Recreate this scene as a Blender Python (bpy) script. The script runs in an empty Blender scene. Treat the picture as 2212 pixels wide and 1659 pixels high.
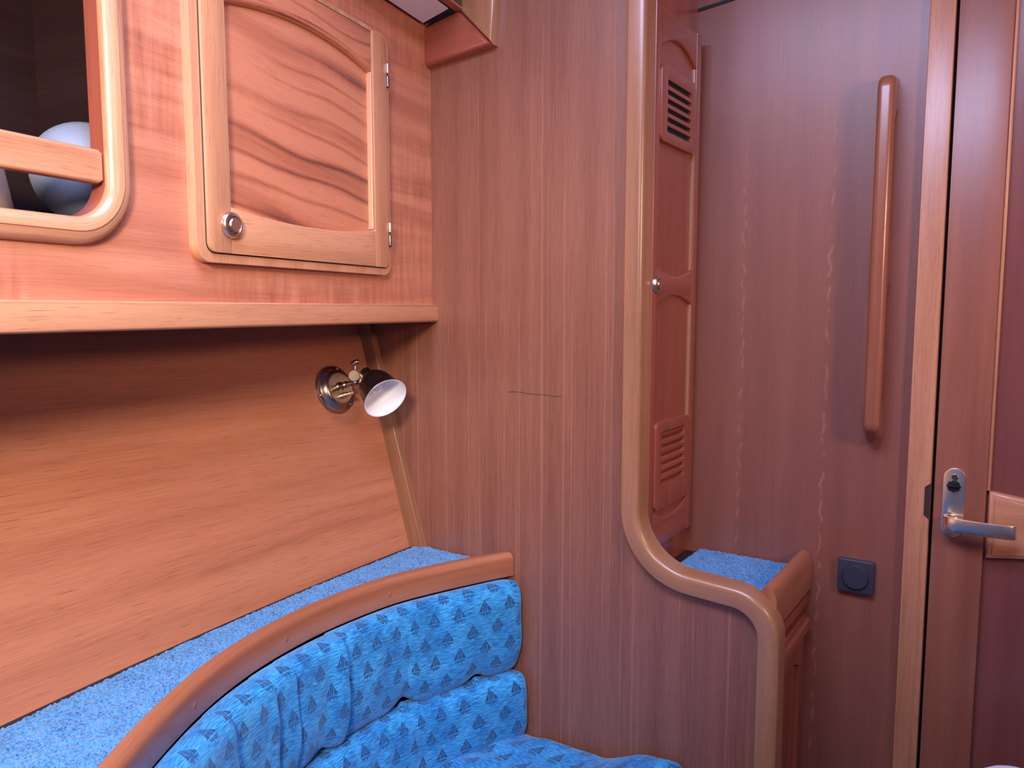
import bpy, bmesh, math, random
from mathutils import Vector, Matrix, noise
random.seed(7)
R = math.radians
PI = math.pi
scene = bpy.context.scene

# ------------------------------------------------------------------ camera
F = 1660.0; CX, CY = 1106.0, 829.5
PITCH = math.atan(160 / 1660); YAW = R(34.2)
CAM = Vector((0, 0, 1.17))
cam_data = bpy.data.cameras.new('camera')
cam = bpy.data.objects.new('camera', cam_data)
scene.collection.objects.link(cam)
cam.location = CAM
cam.rotation_euler = (PI / 2 - PITCH, 0, YAW)
cam_data.sensor_width = 36
cam_data.lens = F / 2212 * 36
cam_data.clip_start = 0.02
scene.camera = cam
FW = Vector((-math.sin(YAW) * math.cos(PITCH), math.cos(YAW) * math.cos(PITCH), -math.sin(PITCH)))
RT = Vector((math.cos(YAW), math.sin(YAW), 0))
UP = RT.cross(FW)

# ------------------------------------------------------------------ world, lights, exposure
world = bpy.data.worlds.new('world'); scene.world = world
world.use_nodes = True
world.node_tree.nodes['Background'].inputs[0].default_value = (0.36, 0.41, 1.0, 1)
world.node_tree.nodes['Background'].inputs[1].default_value = 0.15

def lamp(name, kind, loc, aim, power, color, **kw):
    d = bpy.data.lights.new(name, kind)
    d.energy = power; d.color = color
    for k, v in kw.items(): setattr(d, k, v)
    o = bpy.data.objects.new(name, d)
    scene.collection.objects.link(o)
    o.location = loc
    o.rotation_euler = (Vector(aim) - Vector(loc)).to_track_quat('-Z', 'Y').to_euler()
    return o
# unseen warm key spot behind the viewer, placed from the shelf shadow
lamp('unseen_key_spot', 'SPOT', (0.04, -0.48, 1.58), (-0.92, 0.26, 1.12), 108, (1.0, 0.83, 0.71),
     spot_size=R(80), spot_blend=1.0, shadow_soft_size=0.12)
# warm low light reaching in from the opposite side of the cabin
o = lamp('opposite_side_light', 'SPOT', (0.78, 0.55, 1.46), (-0.42, 1.18, 1.26), 30, (1.0, 0.62, 0.43),
     spot_size=R(98), spot_blend=1.0, shadow_soft_size=0.11)
o.scale = (1.0, 0.72, 1.0)
# blue sky through the deck hatch overhead
lamp('hatch_daylight', 'AREA', (-0.30, 0.28, 1.94), (-0.30, 0.28, 0), 25, (0.52, 0.61, 1.0), shape='RECTANGLE', size=0.80, size_y=0.5)

scene.view_settings.view_transform = 'Standard'
scene.view_settings.look = 'None'
scene.view_settings.gamma = 1
scene.view_settings.use_curve_mapping = False
scene.view_settings.exposure = 0.10

# ------------------------------------------------------------------ node helpers
class NT:
    def __init__(s, name):
        s.m = bpy.data.materials.new(name); s.m.use_nodes = True
        s.t = s.m.node_tree; s.b = s.t.nodes['Principled BSDF']
    def n(s, kind, **kw):
        x = s.t.nodes.new(kind)
        for k, v in kw.items(): setattr(x, k, v)
        return x
    def put(s, sock, v):
        if isinstance(v, V): s.t.links.new(v.s, sock)
        elif isinstance(v, bpy.types.NodeSocket): s.t.links.new(v, sock)
        else: sock.default_value = v
    def math(s, op, *a):
        x = s.n('ShaderNodeMath', operation=op)
        for i, v in enumerate(a): s.put(x.inputs[i], v)
        return V(s, x.outputs[0])
    def uv(s):
        x = s.n('ShaderNodeUVMap'); y = s.n('ShaderNodeSeparateXYZ')
        s.t.links.new(x.outputs[0], y.inputs[0])
        return V(s, y.outputs[0]), V(s, y.outputs[1])
    def xyz(s, a, b, c=0.0):
        x = s.n('ShaderNodeCombineXYZ')
        for i, v in enumerate((a, b, c)): s.put(x.inputs[i], v)
        return x.outputs[0]
    def noise(s, vec, scale=1.0, detail=3.0, rough=0.55, dist=0.0):
        x = s.n('ShaderNodeTexNoise')
        s.t.links.new(vec, x.inputs['Vector'])
        x.inputs['Scale'].default_value = scale; x.inputs['Detail'].default_value = detail
        x.inputs['Roughness'].default_value = rough; x.inputs['Distortion'].default_value = dist
        return V(s, x.outputs[0])
    def ramp(s, fac, stops):
        x = s.n('ShaderNodeValToRGB')
        e = x.color_ramp.elements
        while len(e) < len(stops): e.new(0.5)
        for el, (p, c) in zip(e, stops): el.position = p; el.color = (*c, 1)
        s.put(x.inputs[0], fac)
        return x.outputs[0]
    def mix(s, fac, a, b):
        x = s.n('ShaderNodeMix', data_type='RGBA')
        s.put(x.inputs[0], fac)
        for i, v in ((6, a), (7, b)):
            if isinstance(v, tuple): x.inputs[i].default_value = (*v, 1)
            else: s.put(x.inputs[i], v)
        return x.outputs[2]
    def step(s, x, lo, hi):     # smooth 0..1
        y = s.n('ShaderNodeMapRange', interpolation_type='SMOOTHSTEP')
        s.put(y.inputs[0], x); y.inputs[1].default_value = lo; y.inputs[2].default_value = hi
        return V(s, y.outputs[0])
    def bump(s, h, strength, dist):
        x = s.n('ShaderNodeBump'); x.inputs['Strength'].default_value = strength; x.inputs['Distance'].default_value = dist
        s.put(x.inputs['Height'], h); s.t.links.new(x.outputs[0], s.b.inputs['Normal'])
    def set(s, **kw):
        for k, v in kw.items():
            sock = s.b.inputs[k.replace('_', ' ')]
            if isinstance(v, tuple): sock.default_value = (*v, 1)
            else: s.put(sock, v)
        return s.m
class V:
    def __init__(s, nt, sock): s.nt, s.s = nt, sock
    def __add__(s, o): return s.nt.math('ADD', s, o)
    def __radd__(s, o): return s.nt.math('ADD', s, o)
    def __sub__(s, o): return s.nt.math('SUBTRACT', s, o)
    def __rsub__(s, o): return s.nt.math('SUBTRACT', o, s)
    def __mul__(s, o): return s.nt.math('MULTIPLY', s, o)
    def __rmul__(s, o): return s.nt.math('MULTIPLY', s, o)
    def __truediv__(s, o): return s.nt.math('DIVIDE', s, o)
    def abs(s): return s.nt.math('ABSOLUTE', s)
    def floor(s): return s.nt.math('FLOOR', s)
    def fract(s): return s.nt.math('FRACT', s)
    def min(s, o): return s.nt.math('MINIMUM', s, o)
    def max(s, o): return s.nt.math('MAXIMUM', s, o)
    def sin(s): return s.nt.math('SINE', s)
    def lt(s, o): return s.nt.math('LESS_THAN', s, o)
    def gt(s, o): return s.nt.math('GREATER_THAN', s, o)

def wood(name, light, mid, dark, fine=1.0, figure=0.5, cross=0.0, rough=0.33, coat=0.35, scale=1.0, extra=None, streak=0.6):
    nt = NT(name)
    u, v = nt.uv()
    warp = nt.noise(nt.xyz(u * 2.2, v * 2.5), 1.0, 2.0)
    vv = v + (warp - 0.5) * (0.05 * figure)
    broad = nt.noise(nt.xyz(u * (1.6 * scale), vv * (26 * scale)), 1.0, 4.0, 0.6)
    rings = ((vv * (95 * scale) + nt.noise(nt.xyz(u * 1.3, vv * 9), 1.0, 2.0) * 9).sin()) * 0.5 + 0.5
    lines = nt.math('POWER', ((vv * (210 * scale) + nt.noise(nt.xyz(u * 1.6, vv * 14), 1.0, 2.0) * 14).sin()) * 0.5 + 0.5, 5.0) * nt.step(nt.noise(nt.xyz(u * 1.5, vv * 6), 1.0, 1.0), 0.42, 0.62)
    pores = nt.noise(nt.xyz(u * (11 * scale), vv * (520 * scale)), 1.0, 4.0, 0.72)
    dash = nt.step(nt.noise(nt.xyz(u * (26 * scale), vv * (1000 * scale)), 1.0, 2.0, 0.6), 0.60, 0.72)
    val = (broad - 0.5) * (0.85 * streak) + 0.34 + rings * (0.20 * figure + 0.03) + pores * (0.34 * fine) - lines * (0.22 * figure)
    if cross:
        fid = nt.noise(nt.xyz(u * 75, v * 9), 1.0, 3.0, 0.6)
        patch = nt.step(nt.noise(nt.xyz(u * 3.0, v * 4.5), 1.0, 2.0), 0.42, 0.62)
        val = val + (fid - 0.5) * patch * cross
    col = nt.ramp(val, [(0.26, dark), (0.50, mid), (0.74, light)])
    col = nt.mix(dash * (0.42 * fine), col, tuple(c * 0.75 for c in dark))
    if extra: col = extra(nt, u, v, col)
    nt.bump(pores * 0.6 - dash * 0.5, 0.16, 0.0006)
    return nt.set(Base_Color=col, Roughness=rough, Coat_Weight=coat, Coat_Roughness=0.33)

def plain(name, color, rough=0.5, metal=0.0, bumps=None, coat=0.0, var=0.0):
    nt = NT(name)
    col = color
    tc = nt.n('ShaderNodeTexCoord')
    if var:
        f = nt.noise(tc.outputs['Object'], 60, 3)
        col = nt.mix(nt.step(f, 0.35, 0.65) * var, color, tuple(c * 0.6 for c in color))
    if bumps:
        nt.bump(nt.noise(tc.outputs['Object'], bumps[0], 3), bumps[1], 0.001)
    nt.set(Roughness=rough, Metallic=metal, Coat_Weight=coat)
    nt.set(Base_Color=col)
    return nt.m

M = {}
RED = ((0.60, 0.235, 0.145), (0.43, 0.145, 0.085), (0.255, 0.072, 0.042))
M['cabinet'] = wood('teak_veneer_crossgrain', (0.66, 0.262, 0.150), (0.48, 0.163, 0.088), (0.27, 0.078, 0.042), cross=0.62, figure=0.45, rough=0.36)
M['panel'] = wood('teak_veneer_figured', (0.60, 0.215, 0.110), (0.43, 0.132, 0.065), (0.16, 0.040, 0.022), figure=1.25, cross=0.10, fine=1.2, rough=0.34)
M['hull'] = wood('teak_veneer_hull', (0.56, 0.215, 0.110), (0.42, 0.142, 0.070), (0.18, 0.052, 0.028), figure=0.35, fine=1.5, rough=0.40, scale=0.8, streak=0.30)
def scratch(nt, u, v, col):
    w = (nt.noise(nt.xyz(v * 60, u * 10), 1.0, 2.0) - 0.5) * 0.006
    m = (1 - nt.step((u + w - 1.013 - v * 0.02).abs(), 0.0006, 0.0016)) * (1 - nt.step((v - 0.702).abs(), 0.050, 0.058))
    col = nt.mix(m * 0.75, col, (0.07, 0.03, 0.025))
    st = nt.step(nt.noise(nt.xyz(u * 0.6, v * 190), 1.0, 1.0), 0.62, 0.72)
    return nt.mix(st * 0.20, col, (0.62, 0.30, 0.19))
M['bulkhead'] = wood('teak_veneer_bulkhead', (0.36, 0.142, 0.080), (0.225, 0.076, 0.041), (0.095, 0.028, 0.016), figure=0.10, fine=1.25, rough=0.48, coat=0.65, streak=0.30, extra=scratch)
def ripple(nt, u, v, col):
    for v0, a in ((0.424, 0.22), (0.283, 0.26)):
        wob = ((u * 150 + nt.noise(nt.xyz(u * 9, v0), 1.0, 2.0) * 9).sin()) * 0.0018 + (nt.noise(nt.xyz(u * 34, v0), 1.0, 3.0) - 0.5) * 0.014
        m = (1 - nt.step((v - v0 + wob).abs(), 0.0006, 0.0034)) * nt.step(nt.noise(nt.xyz(u * 60, v0 * 9), 1.0, 1.0), 0.38, 0.62) * (1 - nt.step(u, 1.30, 1.55))
        col = nt.mix(m * a, col, (0.62, 0.30, 0.20))
    return col
M['passage'] = wood('teak_veneer_passage', (0.37, 0.140, 0.085), (0.27, 0.088, 0.052), (0.155, 0.046, 0.030), figure=0.10, fine=0.8, rough=0.50, coat=0.9, streak=0.25, extra=ripple)
M['frame'] = wood('solid_teak_frame', (0.64, 0.30, 0.155), (0.49, 0.20, 0.094), (0.22, 0.075, 0.032), figure=0.55, fine=1.5, rough=0.30, coat=0.5)
M['trim'] = wood('solid_teak_trim', (0.47, 0.225, 0.110), (0.345, 0.150, 0.070), (0.19, 0.072, 0.034), figure=0.25, fine=1.1, rough=0.26, coat=0.6)
M['batten'] = wood('shaded_teak_batten', (0.38, 0.175, 0.080), (0.27, 0.115, 0.050), (0.15, 0.058, 0.026), figure=0.25, fine=1.0, rough=0.35, coat=0.3)  # trim teak darkened, the face's low light put into its colour
M['locker'] = wood('mahogany_locker', (0.46, 0.130, 0.075), (0.35, 0.088, 0.050), (0.21, 0.050, 0.030), figure=0.2, fine=0.5, rough=0.28, coat=0.5)
M['door'] = wood('teak_door_stile', (0.42, 0.165, 0.095), (0.33, 0.115, 0.064), (0.22, 0.07, 0.04), figure=0.2, fine=0.6, rough=0.32, coat=0.4)
M['doorpanel'] = wood('teak_door_panel', (0.30, 0.095, 0.072), (0.23, 0.068, 0.052), (0.16, 0.045, 0.036), figure=0.15, fine=0.5, rough=0.36)
M['railwood'] = wood('solid_teak_settee_rail', (0.52, 0.21, 0.100), (0.39, 0.135, 0.062), (0.22, 0.066, 0.030), figure=0.3, fine=0.8, rough=0.30, coat=0.45)
M['handrail'] = wood('teak_handrail', (0.44, 0.17, 0.085), (0.34, 0.115, 0.055), (0.20, 0.06, 0.03), figure=0.2, fine=0.7, rough=0.24, coat=0.7)
M['interior'] = wood('shaded_cubby_lining', (0.040, 0.018, 0.017), (0.026, 0.011, 0.011), (0.015, 0.006, 0.007), figure=0.2, rough=0.7, coat=0.0)  # near-black wood carries the cubby's inner shade in its colour
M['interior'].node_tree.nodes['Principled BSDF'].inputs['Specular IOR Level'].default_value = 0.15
M['sole'] = wood('cabin_sole', (0.30, 0.13, 0.07), (0.22, 0.09, 0.045), (0.13, 0.05, 0.03), figure=0.3, rough=0.4)
M['white'] = plain('white_vinyl_headliner', (0.85, 0.84, 0.86), 0.6, bumps=(300, 0.15))
M['gasket'] = plain('black_rubber_gasket', (0.02, 0.02, 0.03), 0.6)
M['gap'] = plain('gap_shade', (0.012, 0.018, 0.035), 0.85)  # near-black boards put the shade of carpet and cushion gaps into colour
M['brass'] = plain('antique_brass', (0.46, 0.34, 0.26), 0.27, 1.0, var=0.2)
M['darkbrass'] = plain('gunmetal_brass', (0.22, 0.19, 0.19), 0.34, 1.0, var=0.2)
M['chrome'] = plain('polished_steel', (1.0, 0.88, 0.68), 0.28, 1.0)  # warm tint stands in for bounce light missing from the cabin
M['knob'] = plain('satin_brass', (0.72, 0.56, 0.46), 0.30, 1.0)
M['enamel'] = plain('white_enamel', (0.90, 0.90, 0.92), 0.30)
M['bronze'] = plain('dark_bronze', (0.10, 0.055, 0.050), 0.5, 0.6)
M['glass'] = plain('frosted_bulb', (0.75, 0.72, 0.78), 0.15)
M['ceramic'] = plain('shade_tinted_porcelain', (0.25, 0.28, 0.35), 0.5)  # white bowl toned down to carry the cubby's shade in its colour
M['cream'] = plain('cream_stoneware', (0.30, 0.20, 0.15), 0.6)
M['black'] = plain('black_plastic', (0.012, 0.013, 0.018), 0.35)
M['greyplastic'] = plain('dark_grey_plastic', (0.040, 0.042, 0.062), 0.42, bumps=(800, 0.05))
M['linen'] = plain('white_linen', (0.85, 0.85, 0.87), 0.8, bumps=(80, 0.2))
M['slot'] = plain('dark_teal_slot', (0.008, 0.030, 0.050), 0.7)
M['shadowgap'] = plain('dark_gap', (0.02, 0.012, 0.012), 0.8)

def carpet(name):
    nt = NT(name)
    tc = nt.n('ShaderNodeTexCoord')
    a = nt.noise(tc.outputs['Object'], 330, 2, 0.6)
    b = nt.noise(tc.outputs['Object'], 40, 2, 0.5)
    col = nt.ramp(a * 0.8 + b * 0.2, [(0.33, (0.008, 0.06, 0.18)), (0.43, (0.030, 0.20, 0.47)), (0.60, (0.10, 0.36, 0.68))])
    nt.bump(a, 0.8, 0.002)
    nt.b.inputs['Sheen Weight'].default_value = 0.25
    return nt.set(Base_Color=col, Roughness=0.95)
M['carpet'] = carpet('blue_loop_carpet')

def boat_fabric(name, p=0.043, q=0.035, turn=False):
    nt = NT(name)
    u0, v0 = nt.uv()
    if turn: u0, v0 = v0, u0
    jit = nt.noise(nt.xyz(u0 * 300, v0 * 300), 1.0, 2.0) - 0.5
    u = u0 + jit * 0.0022; v = v0 + jit * 0.0022
    row = (v / q).floor()
    half = (row * 0.5).fract()
    x = ((u / p + half).fract() - 0.5) * p
    y = ((v / q).fract() - 0.5) * q
    base = y.gt(-0.0060)
    # two sails either side of the mast, a small hull below
    s1 = (x * -1).gt(0.0006) * base * (y - x * 1.75).lt(0.0130)
    s2 = x.gt(0.0006) * base * (y + x * 1.75).lt(0.0130)
    slit = ((x.abs() - 0.0034).abs().lt(0.0007)) * y.lt(0.004)
    mast = x.abs().lt(0.0007) * y.gt(-0.0115) * y.lt(0.0135)
    hull = y.lt(-0.0078) * y.gt(-0.0112) * (x.abs() - y * 0.5).lt(0.0135)
    keel = ((x.abs() - 0.003).abs().lt(0.0008)) * y.lt(-0.0078) * y.gt(-0.0140)
    motif = (s1.max(s2)) * (1 - slit * 0.8)
    motif = motif.max(mast * 0.5).max(hull * 0.75).max(keel)
    streak = nt.noise(nt.xyz(u0 * 70, v0 * 620), 1.0, 2.0, 0.6)
    cloud = nt.noise(nt.xyz(u0 * 22, v0 * 22), 1.0, 2.0)
    col = nt.ramp(streak * 0.75 + cloud * 0.35, [(0.42, (0.002, 0.105, 0.33)), (0.54, (0.008, 0.230, 0.56)), (0.67, (0.060, 0.42, 0.78))])
    fac = motif * (0.50 + cloud * 0.70)
    col = nt.mix(fac.min(0.92), col, (0.003, 0.040, 0.150))
    nt.bump(streak - motif * 0.15, 0.35, 0.0012)
    nt.b.inputs['Sheen Weight'].default_value = 0.35
    nt.b.inputs['Sheen Tint'].default_value = (0.6, 0.85, 1, 1)
    return nt.set(Base_Color=col, Roughness=0.85)
M['fabric'] = boat_fabric('blue_sailboat_fabric')
M['seatfabric'] = boat_fabric('blue_sailboat_seat_fabric', turn=True)

# ------------------------------------------------------------------ object helpers
COL = scene.collection
def tag(o, label=None, cat=None, group=None, kind=None):
    if label: o['label'] = label
    if cat: o['category'] = cat
    if group: o['group'] = group
    if kind: o['kind'] = kind
    return o
def thing(name, label, cat, loc, group=None, kind=None):
    o = bpy.data.objects.new(name, None); COL.objects.link(o)
    o.location = Vector(loc); o.empty_display_size = 0.03
    return tag(o, label, cat, group, kind)
def world_loc(o):
    p = Vector((0, 0, 0))
    while o: p += o.location; o = o.parent
    return p
def box_uv(bm, g):
    lay = bm.loops.layers.uv.verify()
    g = Vector(g).normalized()
    du = random.uniform(0, 5)
    for f in bm.faces:
        t = f.normal.cross(g)
        if t.length < 0.2: t = Vector((0, 0, 1)) if abs(f.normal.z) < 0.8 else Vector((1, 0, 0))
        t.normalize()
        for l in f.loops:
            p = l.vert.co
            l[lay].uv = (p.dot(g) , p.dot(t) if KEEPUV else p.dot(t) + du)
KEEPUV = False
def mk(name, bm, mat, parent=None, grain=None, smooth=True, origin=None, uv_done=False, angle=38):
    global KEEPUV
    bmesh.ops.recalc_face_normals(bm, faces=bm.faces)
    bm.normal_update()
    if not uv_done: box_uv(bm, grain or (0, 0, 1))
    if origin is None:
        if parent: origin = world_loc(parent)
        else:
            xs = [v.co for v in bm.verts]
            origin = Vector(((min(c.x for c in xs) + max(c.x for c in xs)) / 2, (min(c.y for c in xs) + max(c.y for c in xs)) / 2, min(c.z for c in xs)))
    origin = Vector(origin)
    for v in bm.verts: v.co -= origin
    me = bpy.data.meshes.new(name)
    bm.to_mesh(me); bm.free()
    me.materials.append(M[mat] if isinstance(mat, str) else mat)
    if smooth:
        me.shade_smooth(); me.set_sharp_from_angle(angle=R(angle))
    o = bpy.data.objects.new(name, me); COL.objects.link(o)
    if parent:
        o.parent = parent
        o.location = origin - world_loc(parent)
    else: o.location = origin
    return o

class Frame:      # a wall plane: a along it, b up, n out of it into the room
    def __init__(s, o, a, b, n): s.o, s.a, s.b, s.n = Vector(o), Vector(a), Vector(b), Vector(n)
    def __call__(s, a, b, n=0): return s.o + s.a * a + s.b * b + s.n * n
def prism_bm(fr, outer, n0, n1, holes=(), bevel=0, seg=3, bm=None, backbevel=0):
    bm = bm or bmesh.new()
    old = set(bm.faces)
    loops = []
    for lp in [outer, *holes]:
        vs = [bm.verts.new(fr(a, b, n0)) for a, b in lp]
        loops.append(vs)
    if holes:
        es = []
        for vs in loops: es += [bm.edges.new((vs[i], vs[(i + 1) % len(vs)])) for i in range(len(vs))]
        bmesh.ops.triangle_fill(bm, use_beauty=True, use_dissolve=False, edges=es, normal=fr.n)
        faces = [f for f in bm.faces if f not in old]
    else:
        faces = [bm.faces.new(loops[0])]
    ret = bmesh.ops.extrude_face_region(bm, geom=faces)
    nv = [e for e in ret['geom'] if isinstance(e, bmesh.types.BMVert)]
    bmesh.ops.translate(bm, verts=nv, vec=fr.n * (n1 - n0))
    bmesh.ops.recalc_face_normals(bm, faces=bm.faces)
    bm.normal_update()
    if bevel:
        s = set(nv)
        es = [e for e in bm.edges if e.verts[0] in s and e.verts[1] in s and len(e.link_faces) == 2
              and min(abs(f.normal.dot(fr.n)) for f in e.link_faces) < 0.3 and max(abs(f.normal.dot(fr.n)) for f in e.link_faces) > 0.9]
        bmesh.ops.bevel(bm, geom=es, offset=bevel, segments=seg, profile=0.5, affect='EDGES', clamp_overlap=True)
    return bm
def prism(name, fr, outer, n0, n1, mat, parent=None, grain=None, holes=(), bevel=0, seg=3, **kw):
    bm = prism_bm(fr, outer, n0, n1, holes, bevel, seg)
    return mk(name, bm, mat, parent, grain or fr.b, **kw)
def rect(a0, a1, b0, b1): return [(a0, b0), (a1, b0), (a1, b1), (a0, b1)]
def rrect(a0, a1, b0, b1, r, k=6):
    out = []
    for cx, cy, t0 in ((a1 - r, b0 + r, -90), (a1 - r, b1 - r, 0), (a0 + r, b1 - r, 90), (a0 + r, b0 + r, 180)):
        for i in range(k + 1):
            t = R(t0 + 90 * i / k); out.append((cx + r * math.cos(t), cy + r * math.sin(t)))
    return out
def fillet(pts, radii, k=12):
    out = [pts[0]]
    for i in range(1, len(pts) - 1):
        p, a, b = Vector(pts[i]), Vector(pts[i - 1]), Vector(pts[i + 1])
        d1, d2 = (a - p).normalized(), (b - p).normalized()
        ang = d1.angle(d2); t = radii[i - 1] / math.tan(ang / 2)
        c = p + (d1 + d2).normalized() * (radii[i - 1] / math.sin(ang / 2))
        s, e = p + d1 * t - c, p + d2 * t - c
        tot = s.angle(e)
        for j in range(k + 1):
            w = j / k
            q = (s * math.sin((1 - w) * tot) + e * math.sin(w * tot)) / math.sin(tot)
            out.append(tuple(c + q))
    out.append(pts[-1])
    return out
def resample(pts, step):
    out = [Vector(pts[0])]
    for a, b in zip(pts, pts[1:]):
        a, b = Vector(a), Vector(b)
        n = max(1, int((b - a).length / step))
        for i in range(1, n + 1): out.append(a.lerp(b, i / n))
    return out
def sweep_bm(stations, profs, closed_path=False, caps=True, bm=None):
    """stations: (origin, A, B); profs: list of (a, b) or a list of such lists, one per station; uv = lengths in metres"""
    bm = bm or bmesh.new()
    lay = bm.loops.layers.uv.verify()
    if isinstance(profs[0][0], (int, float)): profs = [profs] * len(stations)
    rings, us, u = [], [], 0
    for i, ((o, A, B), pr) in enumerate(zip(stations, profs)):
        if i: u += (o - stations[i - 1][0]).length
        us.append(u)
        rings.append([bm.verts.new(o + A * a + B * b) for a, b in pr])
    m = len(profs[0])
    vs = [0]
    pr = profs[len(profs) // 2]
    for j in range(m): vs.append(vs[-1] + math.dist(pr[j], pr[(j + 1) % m]))
    n = len(rings)
    for i in range(n if closed_path else n - 1):
        i2 = (i + 1) % n
        ub = us[i2] if i2 else u + (stations[0][0] - stations[-1][0]).length
        for j in range(m):
            j2 = (j + 1) % m
            f = bm.faces.new((rings[i][j], rings[i2][j], rings[i2][j2], rings[i][j2]))
            for l, w in zip(f.loops, ((us[i], vs[j]), (ub, vs[j]), (ub, vs[j + 1]), (us[i], vs[j + 1]))): l[lay].uv = w
    if caps and not closed_path:
        for r in (rings[0], rings[-1]):
            f = bm.faces.new(r)
            for l in f.loops: l[lay].uv = (l.vert.co.z * 0.1, l.vert.co.x + l.vert.co.y)
    return bm
def sweep(name, stations, profs, mat, parent=None, closed_path=False, **kw):
    return mk(name, sweep_bm(stations, profs, closed_path), mat, parent, uv_done=True, **kw)
def lathe_bm(prof, o, axis, k=32, bm=None, closed=False):
    bm = bm or bmesh.new()
    axis = Vector(axis).normalized(); A = axis.orthogonal().normalized(); B = axis.cross(A)
    rings = []
    for r, h in prof:
        if r < 1e-6: rings.append([bm.verts.new(Vector(o) + axis * h)])
        else: rings.append([bm.verts.new(Vector(o) + axis * h + (A * math.cos(2 * PI * i / k) + B * math.sin(2 * PI * i / k)) * r) for i in range(k)])
    prs = list(zip(rings, rings[1:]))
    if closed: prs.append((rings[-1], rings[0]))
    for p, q in prs:
        for i in range(k):
            i2 = (i + 1) % k
            if len(p) == 1 and len(q) == 1: continue
            if len(p) == 1: bm.faces.new((p[0], q[i], q[i2]))
            elif len(q) == 1: bm.faces.new((p[i], q[0], p[i2]))
            else: bm.faces.new((p[i], q[i], q[i2], p[i2]))
    return bm
def lathe(name, prof, o, axis, mat, parent=None, k=32, closed=False, **kw):
    return mk(name, lathe_bm(prof, o, axis, k, closed=closed), mat, parent, **kw)
def capsule(r, length, k=5):
    out = [(0, 0)]
    for i in range(1, k + 1): t = PI / 2 * i / k; out.append((r * math.sin(t), r - r * math.cos(t)))
    for i in range(k): t = PI / 2 * i / k; out.append((r * math.cos(t), length - r + r * math.sin(t)))
    out.append((0, length))
    return out
def rod(name, p, q, r, mat, parent=None, k=14):
    p, q = Vector(p), Vector(q)
    return lathe(name, capsule(r, (q - p).length), p, q - p, mat, parent, k)
def loft_uv(bm, g): box_uv(bm, g)

# ------------------------------------------------------------------ the setting: planes measured from the photograph
YB = 1.10                      # face of the main bulkhead
YR = 1.34                      # face of the passage wall and its door
XS = -0.500                    # face of the tall louvred locker
XC = -0.293                    # face of the low cabinet
ZC = 0.718                     # carpet on the ledge behind the settee
AL = R(-10.2)                  # direction of the upper cabinet front
C0 = Vector((-0.925, YB, 0))
DL = Vector((math.sin(AL), math.cos(AL), 0)); NL = Vector((math.cos(AL), -math.sin(AL), 0))
FL = Frame(C0, -DL, (0, 0, 1), NL)
FB = Frame((0, YB, 0), (1, 0, 0), (0, 0, 1), (0, -1, 0))
FR_ = Frame((0, YR, 0), (1, 0, 0), (0, 0, 1), (0, -1, 0))
FS = Frame((XS, 0, 0), (0, 1, 0), (0, 0, 1), (1, 0, 0))
FC = Frame((XC, 0, 0), (0, 1, 0), (0, 0, 1), (1, 0, 0))
FZ = Frame((0, 0, 0), (1, 0, 0), (0, 1, 0), (0, 0, 1))
def hullx(y, z):
    d = 1.069 - y
    return -0.979 + 0.0116 * d + 0.098 * d * d - 0.303 * (z - ZC)
KEEPUV = True

def struct(o, label, cat): return tag(o, label, cat, kind='structure')

struct(prism('floor', FZ, rect(-1.4, 1.6, -1.2, 2.0), -0.03, 0.0, 'sole', grain=(0, 1, 0)), 'varnished wooden cabin sole under the settee', 'floor')

# main bulkhead: its free edge steps right below the recess, in an S
SPATH = fillet([(-0.517, 1.95), (-0.517, 0.757), (-0.2955, 0.744), (-0.2935, 0.0)], [0.105, 0.056], 14)
bo = [(-1.35, 0.0), (-1.35, 1.95)] + SPATH
o = prism('wall_bulkhead', FB, bo, -0.018, 0.0, 'bulkhead', grain=(0, 0, 1))
struct(o, 'reddish brown vertical-grain veneered bulkhead with an S-shaped free edge', 'wall')

# S shaped solid trim capping the bulkhead edge
pts = resample([(a, b) for a, b in SPATH], 0.02)
st = []
for i, p in enumerate(pts):
    t = (pts[min(i + 1, len(pts) - 1)] - pts[max(i - 1, 0)]).normalized()
    nrm = Vector((-t.y, t.x))            # towards the recess
    st.append((FB(p.x, p.y), Vector((nrm.x, 0, nrm.y)), Vector((0, -1, 0))))
def rprof(w0, w1, d0, d1, r1, r2, k=5):
    """rounded section, a from w0 to w1, b from d0 (back) to d1 (front); r1 front corner at w0, r2 front corner at w1"""
    out = [(w0, d0)]
    out += [(w0 + r1 - r1 * math.cos(R(90 * i / k)), d1 - r1 + r1 * math.sin(R(90 * i / k))) for i in range(k + 1)]
    out += [(w1 - r2 + r2 * math.sin(R(90 * i / k)), d1 - r2 + r2 * math.cos(R(90 * i / k))) for i in range(k + 1)]
    out.append((w1, d0))
    return out
o = sweep('trim_1', st, rprof(-0.0155, 0.0155, -0.027, 0.011, 0.004, 0.009), 'trim')
struct(o, 'golden solid teak S-curved trim capping the bulkhead edge', 'trim')

# passage wall behind the recess
struct(prism('wall_passage', FR_, rect(-0.60, -0.125, 0.0, 1.95), -0.03, 0.0, 'passage'), 'vertical-grain veneered passage wall carrying the grab rail', 'wall')
struct(prism('wall_door_head', FR_, rect(-0.1245, 1.60, 1.752, 1.95), -0.03, 0.0, 'passage'), 'veneered wall strip above the passage door', 'wall')
struct(prism('wall_right', FR_, rect(0.4415, 1.60, 0.0, 1.7515), -0.03, 0.0, 'passage'), 'veneered wall on the hinge side of the passage door', 'wall')
# locker carcass behind its louvred door
struct(prism('wall_locker', FS, [(YB + 0.018, 0.60), (YR, 0.60), (YR, 1.95), (YB + 0.018, 1.95)], -0.034, -0.017, 'locker'), 'reddish locker front framing the narrow louvred door', 'wall')
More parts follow.
